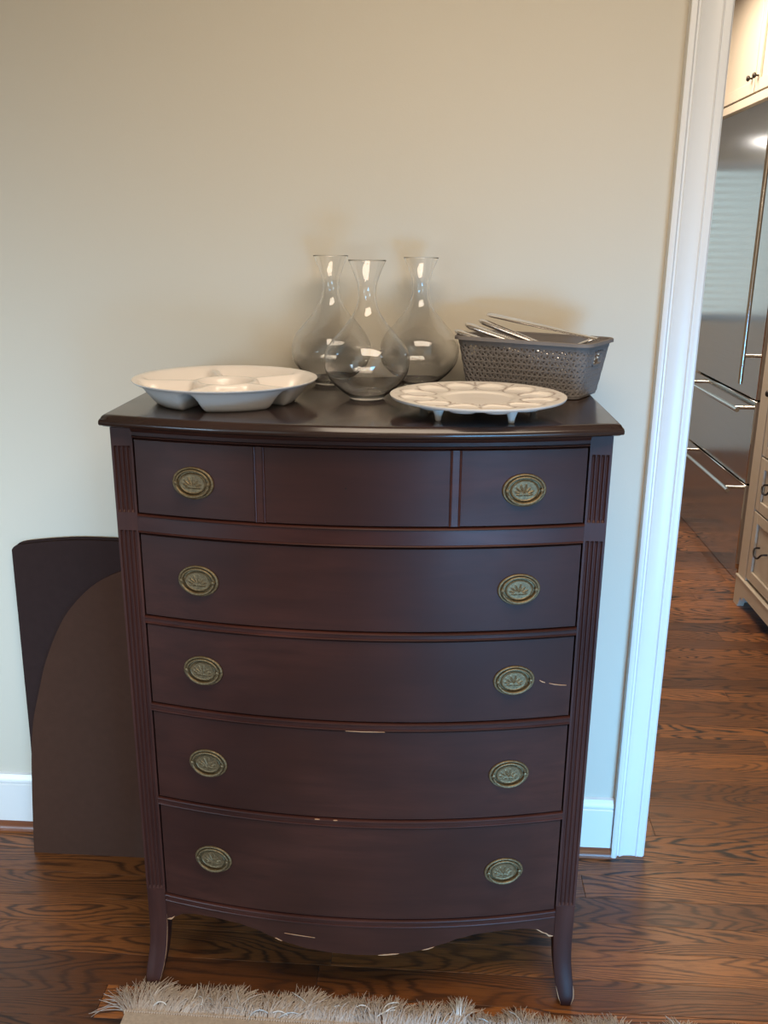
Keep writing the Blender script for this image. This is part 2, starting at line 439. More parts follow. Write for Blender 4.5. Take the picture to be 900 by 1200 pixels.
# drawers
def front(z0, z1):
    c = .0015
    pr = [(-.018, z0), (-.003, z0), (-.0015, z0+c), (-.0015, z1-c), (-.003, z1), (-.018, z1)]
    return bowpart('drawer', pr, -XP+.0035, XP-.0035, 'mahogany')
drawers = [front(a, b) for a, b in ((1.0565, 1.1962), (.8535, 1.0160), (.6675, .8345), (.4535, .6475), (.2170, .4330))]
for xc in (-.172, .174):                      # upright cock-beaded dividers of the top drawer
    pr = []
    m_ = MB(); rings = []
    for z in (1.0572, 1.1955):
        r = []
        for dx, o in ((-.0100, -.003), (-.0100, .0), (-.0092, .0016), (-.0080, .0022), (-.0066, .0016), (-.0058, .0), (.0058, 0), (.0066, .0016), (.0080, .0022), (.0092, .0016), (.0100, 0), (.0100, -.003)):
            r.append((xc+dx, bow(xc+dx)-o+.0008, z))
        rings.append(r)
    m_.loft(rings).build('bead_divider', M['rail'], drawers[0])
# oval pull: embossed back plate, two posts and a bail
def make_pull():
    a, b = .0400, .0300
    prof = [(1.0, 0), (1.0, .0016), (.975, .0030), (.93, .0036), (.89, .0030), (.865, .0018), (.84, .0016), (.70, .0014), (.665, .0016), (.645, .0030), (.62, .0037), (.59, .0030)]
    nr = 14
    prof += [(.57*(1-i/nr), None) for i in range(nr)]
    n = 72; rings = []
    def emboss(x, z):
        h = .0026
        # sprig: fan of leaves over a curly ground
        for ang, ln in ((82, .0160), (112, .0165), (52, .0140), (138, .0165), (26, .0150), (158, .0160), (6, .012), (174, .012)):
            t = math.radians(ang); ux, uz = math.cos(t), math.sin(t)
            px, pz = x-0, z+.0085
            al = px*ux+pz*uz; pe = abs(-px*uz+pz*ux)
            if 0 < al < ln*1.25:
                wd = .0015*math.sin(PI*min(1, al/(ln*1.25)))+.0003
                h = max(h, .0026+.0017*max(0, 1-(pe/wd)**2))
        h += .0003*math.sin(x*1900)*math.sin(z*2100)
        return h
    for r, hh in prof:
        ring = []
        for k in range(n):
            t = 2*PI*k/n; x = a*r*math.cos(t); z = b*r*math.sin(t)
            ring.append((x, -(emboss(x, z) if hh is None else hh), z))
        rings.append(ring)
    m_ = MB(); m_.loft(rings, True, False)
    c = len(m_.v); base_i = (len(rings)-1)*n
    m_.v.append((0, -.0028, 0))
    m_.f += [(base_i+k, base_i+(k+1) % n, c) for k in range(n)]
    for sx in (-1, 1):                                       # posts
        m_.tube([(sx*.0315, 0, .0005), (sx*.0315, -.0045, .0005), (sx*.0315, -.0075, .0005), (sx*.0315, -.0085, .0005)], [.0030, .0026, .0034, .0014], 12)
    pts = [(.0315*math.cos(t), -.0055-.0020*math.sin(-t), .0238*math.sin(t)) for t in [-PI*i/26 for i in range(27)]]
    m_.tube(pts, [.0018]+[.0019+.0012*math.sin(PI*i/26) for i in range(1, 26)]+[.0018], 10)
    pts = [(.0315*math.cos(t), -.0040, .0238*math.sin(t)) for t in [PI*i/26 for i in range(27)]]
    m_.tube(pts, .0021, 8)
    return m_
pull_mesh = None
for dr, z in zip(drawers, (1.1225, .9350, .7515, .5500, .3265)):
    for sx in (-1, 1):
        x = sx*.2955
        if pull_mesh is None:
            o = make_pull().build('handle', M['brass'], dr, smooth=50, recalc=True); pull_mesh = o.data
        else:
            o = D.objects.new('handle', pull_mesh); C.objects.link(o); o.parent = dr
        slope = 2*.053*x/XP**2
        o.location = (x, bow(x)+.0018-.0008, z); o.rotation_euler = (0, 0, math.atan(slope))
# fluted corner posts
def fluted_ring(x0, x1, y0, y1, z, depth):
    """front face (y0) carries four flutes"""
    r = [(x0, y1, z), (x0, y0, z)]
    m0 = .0035; w = (x1-x0-2*m0); nf = 4
    for i in range(nf):
        a = x0+m0+w*i/nf; fw = w/nf
        for k in range(0, 9):
            t = k/8; xx = a+fw*(.10+.80*t)
            r.append((xx, y0+depth*math.sin(PI*t)**.7 if 0 < t < 1 else y0, z))
    r += [(x1, y0, z), (x1, y1, z)]
    return r
for sx in (-1, 1):
    x0, x1 = (XP, XO) if sx > 0 else (-XO, -XP)
    d = .0042; e = .004; y0, y1 = -.001, .045
    zs = [(.2235, 0), (.2275, 0), (.2275+e, d), (1.0225-e, d), (1.0225, 0), (1.0570, 0), (1.0570+e, d), (1.1830-e, d), (1.1830, 0), (1.2188, 0)]
    m_ = MB(); m_.loft([fluted_ring(x0, x1, y0, y1, z, q) for z, q in zs])
    m_.build('post', M['mahogany_v'], chest, smooth=32)
    # splayed front leg: outer face bulges out, tip swings forward and narrows
    prof = [(.2232, .410, .4495, -.001, .045), (.17, .410, .4495, -.001, .043), (.13, .4105, .449, -.003, .037), (.09, .4125, .4500, -.008, .028),
            (.06, .4155, .4530, -.015, .019), (.035, .4200, .4560, -.023, .009), (.018, .4245, .4560, -.029, .001), (.006, .4285, .4520, -.032, -.004), (0, .4300, .4505, -.0325, -.005)]
    prof = spline(prof, 5); rings = []
    for z, a, b, ya, yb in prof:
        xa, xb = (a, b) if sx > 0 else (-b, -a)
        c = .0014
        rings.append([(xa+c, ya, z), (xb-c, ya, z), (xb, ya+c, z), (xb, yb-c, z), (xb-c, yb, z), (xa+c, yb, z), (xa, yb-c, z), (xa, ya+c, z)])
    MB().loft(rings).build('leg', M['mahogany_v'], chest, smooth=50)
    rings = []
    for z, o in spline([(.1985, 0), (.12, .0), (.06, .010), (.0, .030)], 5):
        xa, xb = (XO-.042, XO-.002+o*.0) if sx > 0 else (-XO+.002, -XO+.042)
        w = .040*(1-.45*(1-z/.1985))
        rings.append([(xa, YBK-w+o, z), (xb, YBK-w+o, z), (xb, YBK+o, z), (xa, YBK+o, z)])
    MB().loft(rings).build('leg', M['mahogany_v'], chest, smooth=50)
    # side panel
    xs = (XO-.020, XO-.002) if sx > 0 else (-XO+.002, -XO+.020)
    MB().box(xs[0], xs[1], .0455, YBK, .1995, 1.2188, .001).build('side_panel', M['mahogany_v'], chest)
MB().box(-XO+.0205, XO-.0205, YBK-.012, YBK-.001, .1995, 1.2188).build('back_panel', M['mahogany_v'], chest)
MB().box(-XO+.0205, XO-.0205, .0460, YBK-.0125, .1995, .2100).build('bottom_panel', M['dark'], chest)
# scalloped apron
apz = [(0, .1275), (.05, .1290), (.10, .1345), (.14, .1430), (.18, .1560), (.21, .1680), (.25, .1765), (.30, .1800), (.34, .1795), (.37, .1740), (.392, .1600), (.400, .1520), (.4095, .1500)]
def apron_z(x):
    x = abs(x)
    for (a, za), (b, zb) in zip(apz, apz[1:]):
        if x <= b: t = (x-a)/(b-a); return za+(zb-za)*(t*t*(3-2*t)*.5+t*.5)
    return apz[-1][1]
ap = bowpart('apron', None, -XP+.0005, XP-.0005, 'mahogany', n=90,
        zf=lambda x: [(-.020, .1980), (.0006, .1980), (.0006, apron_z(x)+.0010), (-.0004, apron_z(x)), (-.020, apron_z(x))])
# chips of bare wood along worn edges
def chip(pts, w, parent=chest, off=.0010, name='chipped_edge'):
    m_ = MB(); rings = []
    n = len(pts)
    for i, (x, z) in enumerate(pts):
        ww = w*math.sin(PI*(i+.35)/(n-.3))+.0002
        yy = bow(x)-off
        rings.append([(x, yy+.0015, z-ww), (x, yy-.0003, z-ww*.9), (x, yy-.0003, z+ww*.9), (x, yy+.0015, z+ww)])
    return m_.loft(rings).build(name, M['bare'], parent)
def chip_on_apron(x0, x1, w, dz=0.0):
    pts = [(x0+(x1-x0)*i/6, apron_z(x0+(x1-x0)*i/6)+w*.8+dz+random.uniform(-.0004, .0004)) for i in range(7)]
    o = chip(pts, w); o['label'] = 'pale bare wood chip on the apron edge'; return o
chip_on_apron(.390, .4085, .0018); chip_on_apron(.372, .390, .0012)
chip_on_apron(-.4085, -.392, .0022); chip_on_apron(-.170, -.155, .0010); chip_on_apron(.045, .088, .0014); chip_on_apron(.135, .160, .0010)
o = chip([(-.150+.0092*i, .1690-.0006*i) for i in range(8)], .0005); o['label'] = 'thin pale scratch on the apron'
for dr, pts, w in ((drawers[2], [(.345, .7480), (.350, .7445), (.356, .7420)], .0009), (drawers[2], [(.364, .7400), (.374, .7370), (.386, .7345), (.398, .7330)], .0006)):
    o = chip(pts, w, dr, -.0008, 'scratch'); o['label'] = 'pale scratch in the drawer front'
for x0, x1, z in ((-.02, .055, .6496), (-.082, -.072, .4508), (.085-.13, .093-.13, .4508)):
    o = chip([(x0+(x1-x0)*i/5, z+random.uniform(-.0003, .0003)) for i in range(6)], .0007, chest, .0030)
    o['label'] = 'worn pale spot on a rail edge'

def worn_edge(sx, zs, side, r):
    pts = []
    for z in zs:
        for (z1_, a1, b1, ya1, yb1), (z0_, a0, b0, ya0, yb0) in zip(prof, prof[1:]):
            if z0_ <= z <= z1_:
                t = (z-z0_)/max(1e-6, z1_-z0_); a = a0+(a1-a0)*t; b = b0+(b1-b0)*t; ya = ya0+(ya1-ya0)*t
                pts.append((sx*(b-.0004 if side else a+.0004), ya+.0006, z)); break
    n = len(pts)
    o = MB().tube(pts, [r*math.sin(PI*(i+.5)/n)+.0001 for i in range(n)], 6).build('worn_edge', M['bare'], chest)
    o['label'] = 'pale bare wood along the worn leg edge'
worn_edge(1, [.002+.003*i for i in range(14)], 1, .0009)
worn_edge(1, [.003+.003*i for i in range(13)], 0, .0006)
worn_edge(-1, [.010+.008*i for i in range(20)], 0, .0004)
hd = MB().tube([(-.018, bow(-.018)+.0018, 1.126), (-.018, bow(-.018)+.0012, 1.126)], .0016, 10).build('screw_hole', M['dark'], drawers[0])

# ------------------------------------------------------------------ boards leaning at the left
def slab_from_outline(name, pts, y0, s, t, mat):
    """outline in x,z; leans back with slope s from floor line y0; thickness t"""
    n = len(pts); A = [(x, y0+s*z, z) for x, z in pts]; B = [(x, y0+s*z+t, z) for x, z in pts]
    o = MB().loft([A, B]).build(name, mat, smooth=30); return o
arc = [(-.887, .0), (-.884, .10), (-.880, .20), (-.875, .286), (-.865, .368), (-.845, .449), (-.822, .53), (-.781, .624), (-.740, .683), (-.685, .734), (-.624, .766), (-.560, .785), (-.500, .790), (-.480, .790)]
arc = spline(arc, 5)+[(-.480, .0)]
tag(slab_from_outline('table_pad', arc, .375, .090, .006, M['board_f']), 'frontmost plain brown board with a big rounded upper corner, leaning left of the chest', 'board')
for k, (dx, dz, y0) in enumerate(((0, 0, .3930), (.006, .0045, .4010))):
    top = spline([(-.899+dx, .806+dz), (-.890+dx, .8165+dz), (-.86, .8225+dz), (-.79, .8310+dz), (-.715, .8355+dz), (-.60, .834+dz), (-.50, .830+dz)], 4)
    ol = [(-.882+dx, 0.0), (-.885+dx, .30)]+top+[(-.50, 0.0)]
    tag(slab_from_outline('table_pad', ol, y0, .092, .0065, M['board_b']),
        ('dark square-cornered board with gently curved top, just behind the frontmost round-cornered board', 'rearmost dark board against the wall, only its top edge showing above the others')[k], 'board')

# ------------------------------------------------------------------ things on the chest
T = 1.2412
def polar_plate(hfun, rmax, thick, nr=60, nt=160, lip=.0):
    top = []; bot = []
    vs = []; fs = []
    for side in (0, 1):
        for i in range(nr+1):
            r = rmax*(i/nr)
            for k in range(nt):
                t = 2*PI*k/nt; z = hfun(r, t)
                if side: z = z-thick*(1 if i < nr else .35)
                vs.append((r*math.cos(t), r*math.sin(t), z))
    def ix(s, i, k): return s*(nr+1)*nt+i*nt+k % nt
    for i in range(nr):
        for k in range(nt):
            if i == 0:
                fs.append((ix(0, 1, k), ix(0, 1, k+1), ix(0, 0, 0))); fs.append((ix(1, 1, k+1), ix(1, 1, k), ix(1, 0, 0)))
            else:
                fs.append((ix(0, i, k), ix(0, i+1, k), ix(0, i+1, k+1), ix(0, i, k+1)))
                fs.append((ix(1, i, k+1), ix(1, i+1, k+1), ix(1, i+1, k), ix(1, i, k)))
    for k in range(nt): fs.append((ix(0, nr, k), ix(1, nr, k), ix(1, nr, k+1), ix(0, nr, k+1)))
    return vs, fs
ANG = [math.radians(-104+72*k) for k in range(5)]
def h_tray(r, t):
    rim = .0395+.006*sstep((r-.150)/.027)
    d = min(abs(r*math.sin(t-a)) if math.cos(t-a) > 0 else 9 for a in ANG)
    well = sstep((d-.004)/.020)*sstep((r-.060)/.014)*sstep((.168-r)/.042)
    cen = sstep((.054-r)/.014)*.72
    return rim-.0355*max(well, cen)
vs, fs = polar_plate(h_tray, .177, .0040, 64, 200)
tr = thing('divided_platter', 'round white ceramic platter with five divided wells at left on the chest', 'platter', (-.272, .155, T), 0)
m_ = MB(); m_.add(vs, fs); m_.build('dish', M['ceramic'], tr, smooth=60, recalc=False)
NP = 12
def petal(r, t):
    u = ((t/(2*PI)*NP) % 1.0)-.5
    return u
def h_plate(r, t):
    u = petal(r, t); base_ = .0300+.0045*sstep((r-.10)/.06)
    hw = .044*r/.115
    pw_ = (abs(u)*2)                                   # 0 centre .. 1 edge
    rr = (r-.112)/.034
    q = rr*rr+(pw_*1.02)**2
    well = sstep((1.0-q)/.7) if q < 1 else 0
    cen = sstep((.070-r)/.015)*.55
    return base_-.0065*max(well, cen)
vs, fs = polar_plate(h_plate, .160, .0050, 84, 264)
pl = thing('footed_petal_plate', 'round footed white plate with brown-veined petal wells at right front on the chest', 'plate', (.212, .072, T), 0)
m_ = MB(); m_.add(vs, fs); dish = m_.build('dish', M['plate'], pl, smooth=60, recalc=False)
at = dish.data.attributes.new('glaze', 'FLOAT', 'POINT'); vals = []
half = len(vs)//2
for i, (x, y, z) in enumerate(vs):
    if i >= half: vals.append(0.0); continue
    r = math.hypot(x, y); t = math.atan2(y, x); u = abs(petal(r, t))*2
    rr = (r-.112)/.034; q = math.sqrt(rr*rr+(u*1.02)**2)
    ln = max(0, 1-abs(q-1.0)/.12) if r > .06 else 0
    rad = max(0, 1-((1-u)*r*PI/NP)/.0016) if r > .08 else 0
    vals.append(min(1, max(ln, rad)*(1 if r < .152 else 0)))
at.data.foreach_set('value', vals)
# shallow bowl under the dish, and five conical feet
und = MB(); und.lathe([(0.001, .0235), (.05, .0200), (.09, .0190), (.12, .0230), (.140, .0268), (.140, .0285), (0.001, .0262)], 48)
foot_mesh = None
for a in (-131, -59, 13, 85, 157):
    t = math.radians(a); fx, fy = .108*math.cos(t), .108*math.sin(t)
    if foot_mesh is None:
        fo = MB().lathe([(0.0005, 0), (.0040, 0), (.0055, .0015), (.0062, .008), (.0085, .015), (.0125, .0235), (.001, .0250)], 24).build('foot', M['ceramic'], pl); foot_mesh = fo.data
    else: fo = D.objects.new('foot', foot_mesh); C.objects.link(fo); fo.parent = pl
    fo.location = (fx, fy, 0)
und.build('underside', M['ceramic'], pl, smooth=60)

# carafes
cp = [(.0, .0006), (.024, .0006), (.0315, .0), (.0350, .0020), (.0372, .0060), (.0500, .0150), (.0680, .0310), (.0800, .0500), (.0842, .0700), (.0825, .0890), (.0730, .1080), (.0570, .1270), (.0405, .1460),
      (.0275, .1640), (.0200, .1820), (.0170, .2000), (.0185, .2180), (.0240, .2360), (.0310, .2530), (.0368, .2650)]
def carafe_mesh():
    out = spline(cp[1:], 5); inner = []
    for i, (r, z) in enumerate(out):
        a = out[max(0, i-1)]; b = out[min(len(out)-1, i+1)]
        dx, dz = b[0]-a[0], b[1]-a[1]; l = math.hypot(dx, dz) or 1
        th = .0006+.0024*max(0, 1-z/.05)
        if z > .0085: inner.append((r-dz/l*th, z+dx/l*th))
    inner = [q for q in inner if q[1] > .0105]
    prof = [(.0001, .0012)]+out+[(out[-1][0]-.0004, out[-1][1]+.0005)]+inner[::-1]+[(inner[0][0]*.75, .0098), (inner[0][0]*.4, .0094), (.0001, .0092)]
    return MB().lathe(prof, 80)
cm = None
for x, y, sc_, lb in ((-.002, .209, 1.0, 'clear glass carafe standing in front of the other two, middle of the chest'),
                    (-.094, .392, 1.02, 'clear glass carafe at back left of the three, beside the divided platter'),
                    (.097, .395, 1.01, 'clear glass carafe at back right of the three, next to the grey basket')):
    if cm is None: o = carafe_mesh().build('glass_carafe', M['glass'], smooth=80); cm = o.data
    else: o = D.objects.new('glass_carafe', cm); C.objects.link(o)
    o.location = (x, y, T+.0002); o.scale = (sc_, sc_, sc_); tag(o, lb, 'carafe', 'glass carafes on the chest')

# grey woven plastic basket: pierced wall, rim, base, cut-out grips
BL, BW, BH = .288, .158, .1125
bk = thing('storage_basket', 'grey pierced plastic basket holding silver utensils at right rear of the chest', 'basket', (.334, .338, T+.0002), math.radians(-28))
RC = .022
def rr_point(s, L_, W_, rc):
    """point on a rounded rectangle for fraction s of the perimeter"""
    a, b = L_/2-rc, W_/2-rc
    segs = [2*a, PI/2*rc, 2*b, PI/2*rc, 2*a, PI/2*rc, 2*b, PI/2*rc]; tot = sum(segs); d = (s % 1.0)*tot
    cs = [(a, -b, -90), (a, b, 0), (-a, b, 90), (-a, -b, 180)]
    st = [(-a, -b-rc, 1, 0), (a+rc, -b, 0, 1), (a, b+rc, -1, 0), (-a-rc, b, 0, -1)]
    for i in range(8):
        if d <= segs[i] or i == 7:
            if i % 2 == 0: x, y, ux, uy = st[i//2]; return (x+ux*d, y+uy*d)
            cx, cy, a0 = cs[i//2]; t = math.radians(a0)+d/rc; return (cx+rc*math.cos(t), cy+rc*math.sin(t))
        d -= segs[i]
def bsz(z):
    f = z/BH; return BL-.036*(1-f), BW-.030*(1-f)
def bpt(s, z, off=0.0):
    l, w = bsz(z); x, y = rr_point(s, l-2*off, w-2*off, RC-off); return (x, y, z)
def wallmesh():
    per = 2*(BL+BW)-8*RC+2*PI*RC
    nc = 66; cw = per/nc; z0, z1 = .007, .098; nrow = 8; rh = (z1-z0)/nrow
    m_ = MB()
    a_, b_ = BL-2*RC, BW-2*RC; cr = PI/2*RC
    # s of the middle of both short ends
    s1 = (a_+cr+b_/2)/per; s2 = s1+.5
    def in_grip(s, z):
        for q in (s1, s2):
            d = abs(((s-q+.5) % 1)-.5)*per
            if d < .026 and .064 < z < .091: return True
        return False
    for r in range(nrow):
        for c in range(nc*2):
            up = (c+r) % 2 == 0
            x0 = c*cw/2; xa, xb, xm = x0-cw/2, x0+cw/2, x0
            za, zb = z0+r*rh, z0+(r+1)*rh
            tri = [(xa, za), (xb, za), (xm, zb)] if up else [(xb, zb), (xa, zb), (xm, za)]
            cx = sum(p[0] for p in tri)/3; cz = sum(p[1] for p in tri)/3
            if in_grip(cx/per, cz): continue
            inn = []; k = .52; th = math.radians(22)
            for px, pz in tri:
                dx, dz = (px-cx)*k, (pz-cz)*k
                inn.append((cx+dx*math.cos(th)-dz*math.sin(th), cz+dx*math.sin(th)+dz*math.cos(th)))
            o = len(m_.v)
            m_.v += [bpt(px/per, pz, 0) for px, pz in tri]+[bpt(px/per, pz, .0008) for px, pz in inn]
            m_.v += [bpt(px/per, pz, .0030) for px, pz in inn]+[bpt(px/per, pz, .0032) for px, pz in tri]
            for a in range(3):
                b = (a+1) % 3
                for l in (0, 3, 6): m_.f.append((o+l+a, o+l+b, o+l+3+b, o+l+3+a))
    return m_, s1, s2, per
wm, s1, s2, per = wallmesh()
wo = wm.build('pierced_wall', M['basket'], bk, smooth=0, recalc=False)
def band(z0, z1, o0, o1, n=160):
    rings = []
    for s in range(n): pass
    R0 = [[bpt(s/n, z, o) for s in range(n)] for z, o in ((z0, o0), (z1, o0), (z1, o1), (z0, o1), (z0, o0))]
    return MB().loft(R0, True, False)
band(.097, BH-.004, -.0004, .0028).build('band', M['basket'], bk)
rim = MB()
n = 160
rim.loft([[(*rr_point(s/n, BL+2*d, BW+2*d, RC+d), z) for s in range(n)] for d, z in ((-.003, BH-.004), (-.0030, BH), (.0030, BH+.0015), (.0060, BH), (.0065, BH-.006), (.0050, BH-.0062), (.0035, BH-.003), (-.003, BH-.004))], True, False)
rim.build('rim', M['basket'], bk)
rings = [[(*rr_point(s/n, bsz(0)[0]-d, bsz(0)[1]-d, max(.004, RC-d/2)), z) for s in range(n)] for d, z in ((.012, 0), (.003, .0015), (-.0012, .0075), (.0045, .0078), (.008, .003), (.012, .003))]
MB().loft(rings, True, True).build('base', M['basket'], bk)
for s_ in (s1, s2):                                    # frame round each grip hole
    m_ = MB(); hw, za, zb = .024, .067, .089
    loop = []
    for i in range(32):
        t = 2*PI*i/32; cx_, cz_ = math.cos(t), math.sin(t)
        ex = hw*(abs(cx_)**.5)*(1 if cx_ > 0 else -1); ez = (zb-za)/2*(abs(cz_)**.5)*(1 if cz_ > 0 else -1)
        loop.append((ex, (za+zb)/2+ez))
    rg = []
    for k, o_ in ((1.0, -.0015), (1.22, -.0015), (1.22, .003), (1.0, .003), (1.0, -.0015)):
        zc = (za+zb)/2
        rg.append([bpt(s_+ex*(1+(k-1)*.6)/per, min(.0985, zc+(z-zc)*(1+(k-1)*1.3)), o_) for ex, z in loop])
    m_.loft(rg, True, False); m_.build('grip', M['basket'], bk)

# silver utensils: slim hollow handles, each spoon or tong end down in the basket
def utensil(p0, p1, w, t, label, bowl=True):
    p0, p1 = Vector(p0), Vector(p1); d = (p1-p0); Ln = d.length; d.normalize()
    side = d.cross(Vector((0, 0, 1))).normalized(); up = side.cross(d).normalized()
    o = thing('serving_utensil', label, 'utensil', tuple(p0), 0, 'silver utensils in the basket')
    stations = [(0, .15), (.004, .60), (.012, .92), (.025, 1.0), (.08, .90), (.14, .62), (Ln*.80, .45), (Ln, .40)]
    rings = []
    for s, k in stations:
        c = d*s; ring = []
        for i in range(16):
            a = 2*PI*i/16
            ca, sa = math.cos(a), math.sin(a)
            ring.append(tuple(c+side*(w/2*k*ca)+up*(t/2*min(1, k+.2)*sa*(1.0-.35*ca*ca))))
        rings.append(ring)
    MB().loft(rings).build('handle', M['chrome'], o, smooth=60)
    if bowl:
        rg = []
        for s, k, dz in ((0, .25, 0), (.008, .7, -.002), (.022, 1.0, -.005), (.038, .85, -.005), (.048, .35, -.002)):
            c = d*(Ln-.003+s)+up*dz
            rg.append([tuple(c+side*(.014*k*math.cos(2*PI*i/14))+up*(.0014*math.sin(2*PI*i/14)-.004*k*(1-math.cos(2*PI*i/14)**2)*0)) for i in range(14)])
        MB().loft(rg).build('bowl', M['chrome'], o, smooth=60)
    return o
UT = [((.172, .345, T+.1225), (.385, .262, T+.060), .026, .0125, 'silver utensil with its handle lowest over the basket front left corner'),
      ((.193, .358, T+.1350), (.395, .285, T+.072), .027, .0130, 'silver utensil second from the front, its rounded handle lifted over the left rim'),
      ((.222, .378, T+.1420), (.410, .300, T+.078), .025, .0120, 'silver utensil third from the front, coppery glints along its handle')]
for u in UT: utensil(*u)
utensil((.240, .400, T+.1535), (.450, .243, T+.1195), .034, .010, 'flat grey silver utensil lying highest and longest across the basket', False)
utensil((.456, .322, T+.1120), (.345, .365, T+.060), .016, .008, 'small silver utensil tip showing at the right end inside the basket')

# ------------------------------------------------------------------ fringed rug
rug = thing('fringed_rug', 'taupe woven rug with a shaggy fringed edge on the floor in front of the chest', 'rug', (0, -.9, 0), 0)
def rug_y(x): return -.116-.006*(x+.47)
m_ = MB(); nx = 40
rg = []
for i in range(nx+1):
    x = -.474+(1.9+.474)*i/nx
    rg.append([(x, -.9-.9+1.8*0, .001), (x, rug_y(x)+.9, .001), (x, rug_y(x)+.9, .008), (x, rug_y(x)+.9-.004, .010), (x, -1.8, .010)])
m_.v = []; m_.loft(rg)
ro = m_.build('rug_body', M['rug'], rug, smooth=40)
rf = random.Random(5)
fr = MB(); pale = MB()
def strand(mb, x, y, ang, ln, lift, curl, w, seg=6, z0=.006):
    pts = []; a = ang; px, py = x, y
    for k in range(seg+1):
        t = k/seg
        z = z0+lift*math.sin(PI*min(1, t*1.05))*(1-.3*t)+.001
        pts.append((px, py+.9, max(.0015, z)))
        a += curl/seg; px += math.cos(a)*ln/seg; py += math.sin(a)*ln/seg
    mb.tube(pts, [w*(1-.15*k/seg) for k in range(seg)]+[w*.45], 3, False)
x = -.476
while x < 1.05:
    # yarn bundles tied by a knot, lying mostly towards the chest but leaning and crossing
    lean = .32*math.sin(x*23+1.0)+.22*math.sin(x*57)+rf.uniform(-.18, .18)
    base_l = (.074 if x < .0 else .070)-.014*(x > .25)-.010*max(0, x-.3)+.010*math.sin(x*40)+.006*math.sin(x*97)
    edge = max(0.0, (-.44-x)/.036)
    if not (.228 < x < .240):
        yk = rug_y(x)
        fr.tube([(x, yk+.9-.002, .006), (x+.0006, yk+.9+.003, .009), (x, yk+.9+.007, .006)], [.0016, .0026, .0016], 6, False)
        for k in range(12):
            ang = PI/2+lean*.8+rf.gauss(0, .20)+edge*1.0
            strand(fr, x+rf.uniform(-.003, .003), yk+.004+rf.uniform(-.002, .002), ang, base_l*rf.uniform(.80, 1.12), rf.uniform(.002, .014), rf.gauss(0, .45), rf.uniform(.0006, .00105))
    x += .0052
for k in range(26):                                    # loose yarns lying across the fringe
    x = rf.uniform(-.46, 1.0)
    strand(pale, x, rug_y(x)+rf.uniform(.01, .04), rf.uniform(.2, 2.9), rf.uniform(.03, .055), rf.uniform(.002, .006), rf.gauss(0, 1.2), .0011, 9, .014)
for k in range(26):                                    # the stiff pale tuft standing near the right of the middle
    strand(pale, .214+rf.uniform(-.006, .006), -.098, PI/2+rf.gauss(0.05, .10), .066*rf.uniform(.85, 1.1), rf.uniform(.010, .022), rf.gauss(0, .15), .0008)
o = fr.build('fringe', M['rug'], rug, smooth=60, recalc=False); o['kind'] = 'stuff'
o = pale.build('loose_yarn', M['rug_pale'], rug, smooth=60, recalc=False); o['kind'] = 'stuff'; o['label'] = 'paler loose yarns on top of the fringe'

# ------------------------------------------------------------------ kitchen beyond the doorway
fx = 1.570
fg = thing('refrigerator', 'tall stainless steel built-in refrigerator with one door above two freezer drawers', 'refrigerator', (1.88, 3.05, 0))
def P(o_, x, y, z): return (x-1.88, y-3.05, z)
def fbox(name, x0, x1, y0, y1, z0, z1, mat, ch=.002, parent=fg):
    return MB().box(x0-1.88, x1-1.88, y0-3.05, y1-3.05, z0, z1, ch).build(name, M[mat], parent)
y0, y1 = 2.565, 3.62
fbox('body', fx+.040, 2.24, y0+.012, y1-.004, .08, 2.165, 'black')
fbox('toe_kick', fx+.012, fx+.20, y0+.004, y1-.004, .002, .078, 'steel', .001)
M['edge'] = simple('pale_grey_door_edge', (0.42, 0.38, 0.375), 0.35, var=0.03, bstr=0)
for za, zb in ((.870, 2.158), (.480, .858), (.085, .468)): fbox('edge_strip', fx+.003, fx+.036, y0-.0025, y0-.0003, za, zb, 'edge', .0006)
dr = fbox('door', fx, fx+.038, y0, y1, .868, 2.160, 'steel', .003)
d1 = fbox('drawer', fx, fx+.038, y0, y1, .478, .860, 'steel', .003)
d2 = fbox('drawer', fx, fx+.038, y0, y1, .060, .470, 'steel', .003)
def bar(parent, a, b, r, mounts):
    m_ = MB(); m_.tube([P(0, *a), P(0, *b)], r, 14)
    for q in mounts: m_.tube([P(0, *q), P(0, fx, q[1], q[2])], r*.8, 12)
    m_.build('handle', M['steel'], parent)
bar(dr, (fx-.062, 2.620, .935), (fx-.062, 2.620, 1.98), .0105, [(fx-.062, 2.620, 1.06), (fx-.062, 2.620, 1.85)])
bar(d1, (fx-.062, 2.615, .815), (fx-.062, 3.57, .815), .0105, [(fx-.062, 2.68, .815), (fx-.062, 3.50, .815)])
bar(d2, (fx-.062, 2.615, .432), (fx-.062, 3.57, .432), .0105, [(fx-.062, 2.68, .432), (fx-.062, 3.50, .432)])
# cabinet over the refrigerator
uc = thing('upper_cabinet', 'cream painted wall cabinet with small dark knobs above the refrigerator', 'cabinet', (1.9, 3.05, 2.17))
def ub(name, x0, x1, y0, y1, z0, z1, mat='cabinet', ch=.002, parent=uc):
    return MB().box(x0-1.9, x1-1.9, y0-3.05, y1-3.05, z0-2.17, z1-2.17, ch).build(name, M[mat], parent)
ub('body', fx+.022, 2.24, 2.50, 3.70, 2.172, 2.815)
ub('bottom_rail', fx+.0005, fx+.0215, 2.50, 3.70, 2.172, 2.212)
def shaker(name, y0, y1, z0, z1, xf, fn, rail_w=.055):
    """framed door: panel plus a raised frame"""
    o = fn(name, xf+.008, xf+.020, y0, y1, z0, z1)
    for a in ((y0, y0+rail_w, z0, z1), (y1-rail_w, y1, z0, z1), (y0+rail_w, y1-rail_w, z0, z0+rail_w), (y0+rail_w, y1-rail_w, z1-rail_w, z1)):
        fn('frame', xf-.003, xf+.0075, *a, parent=o)
    return o
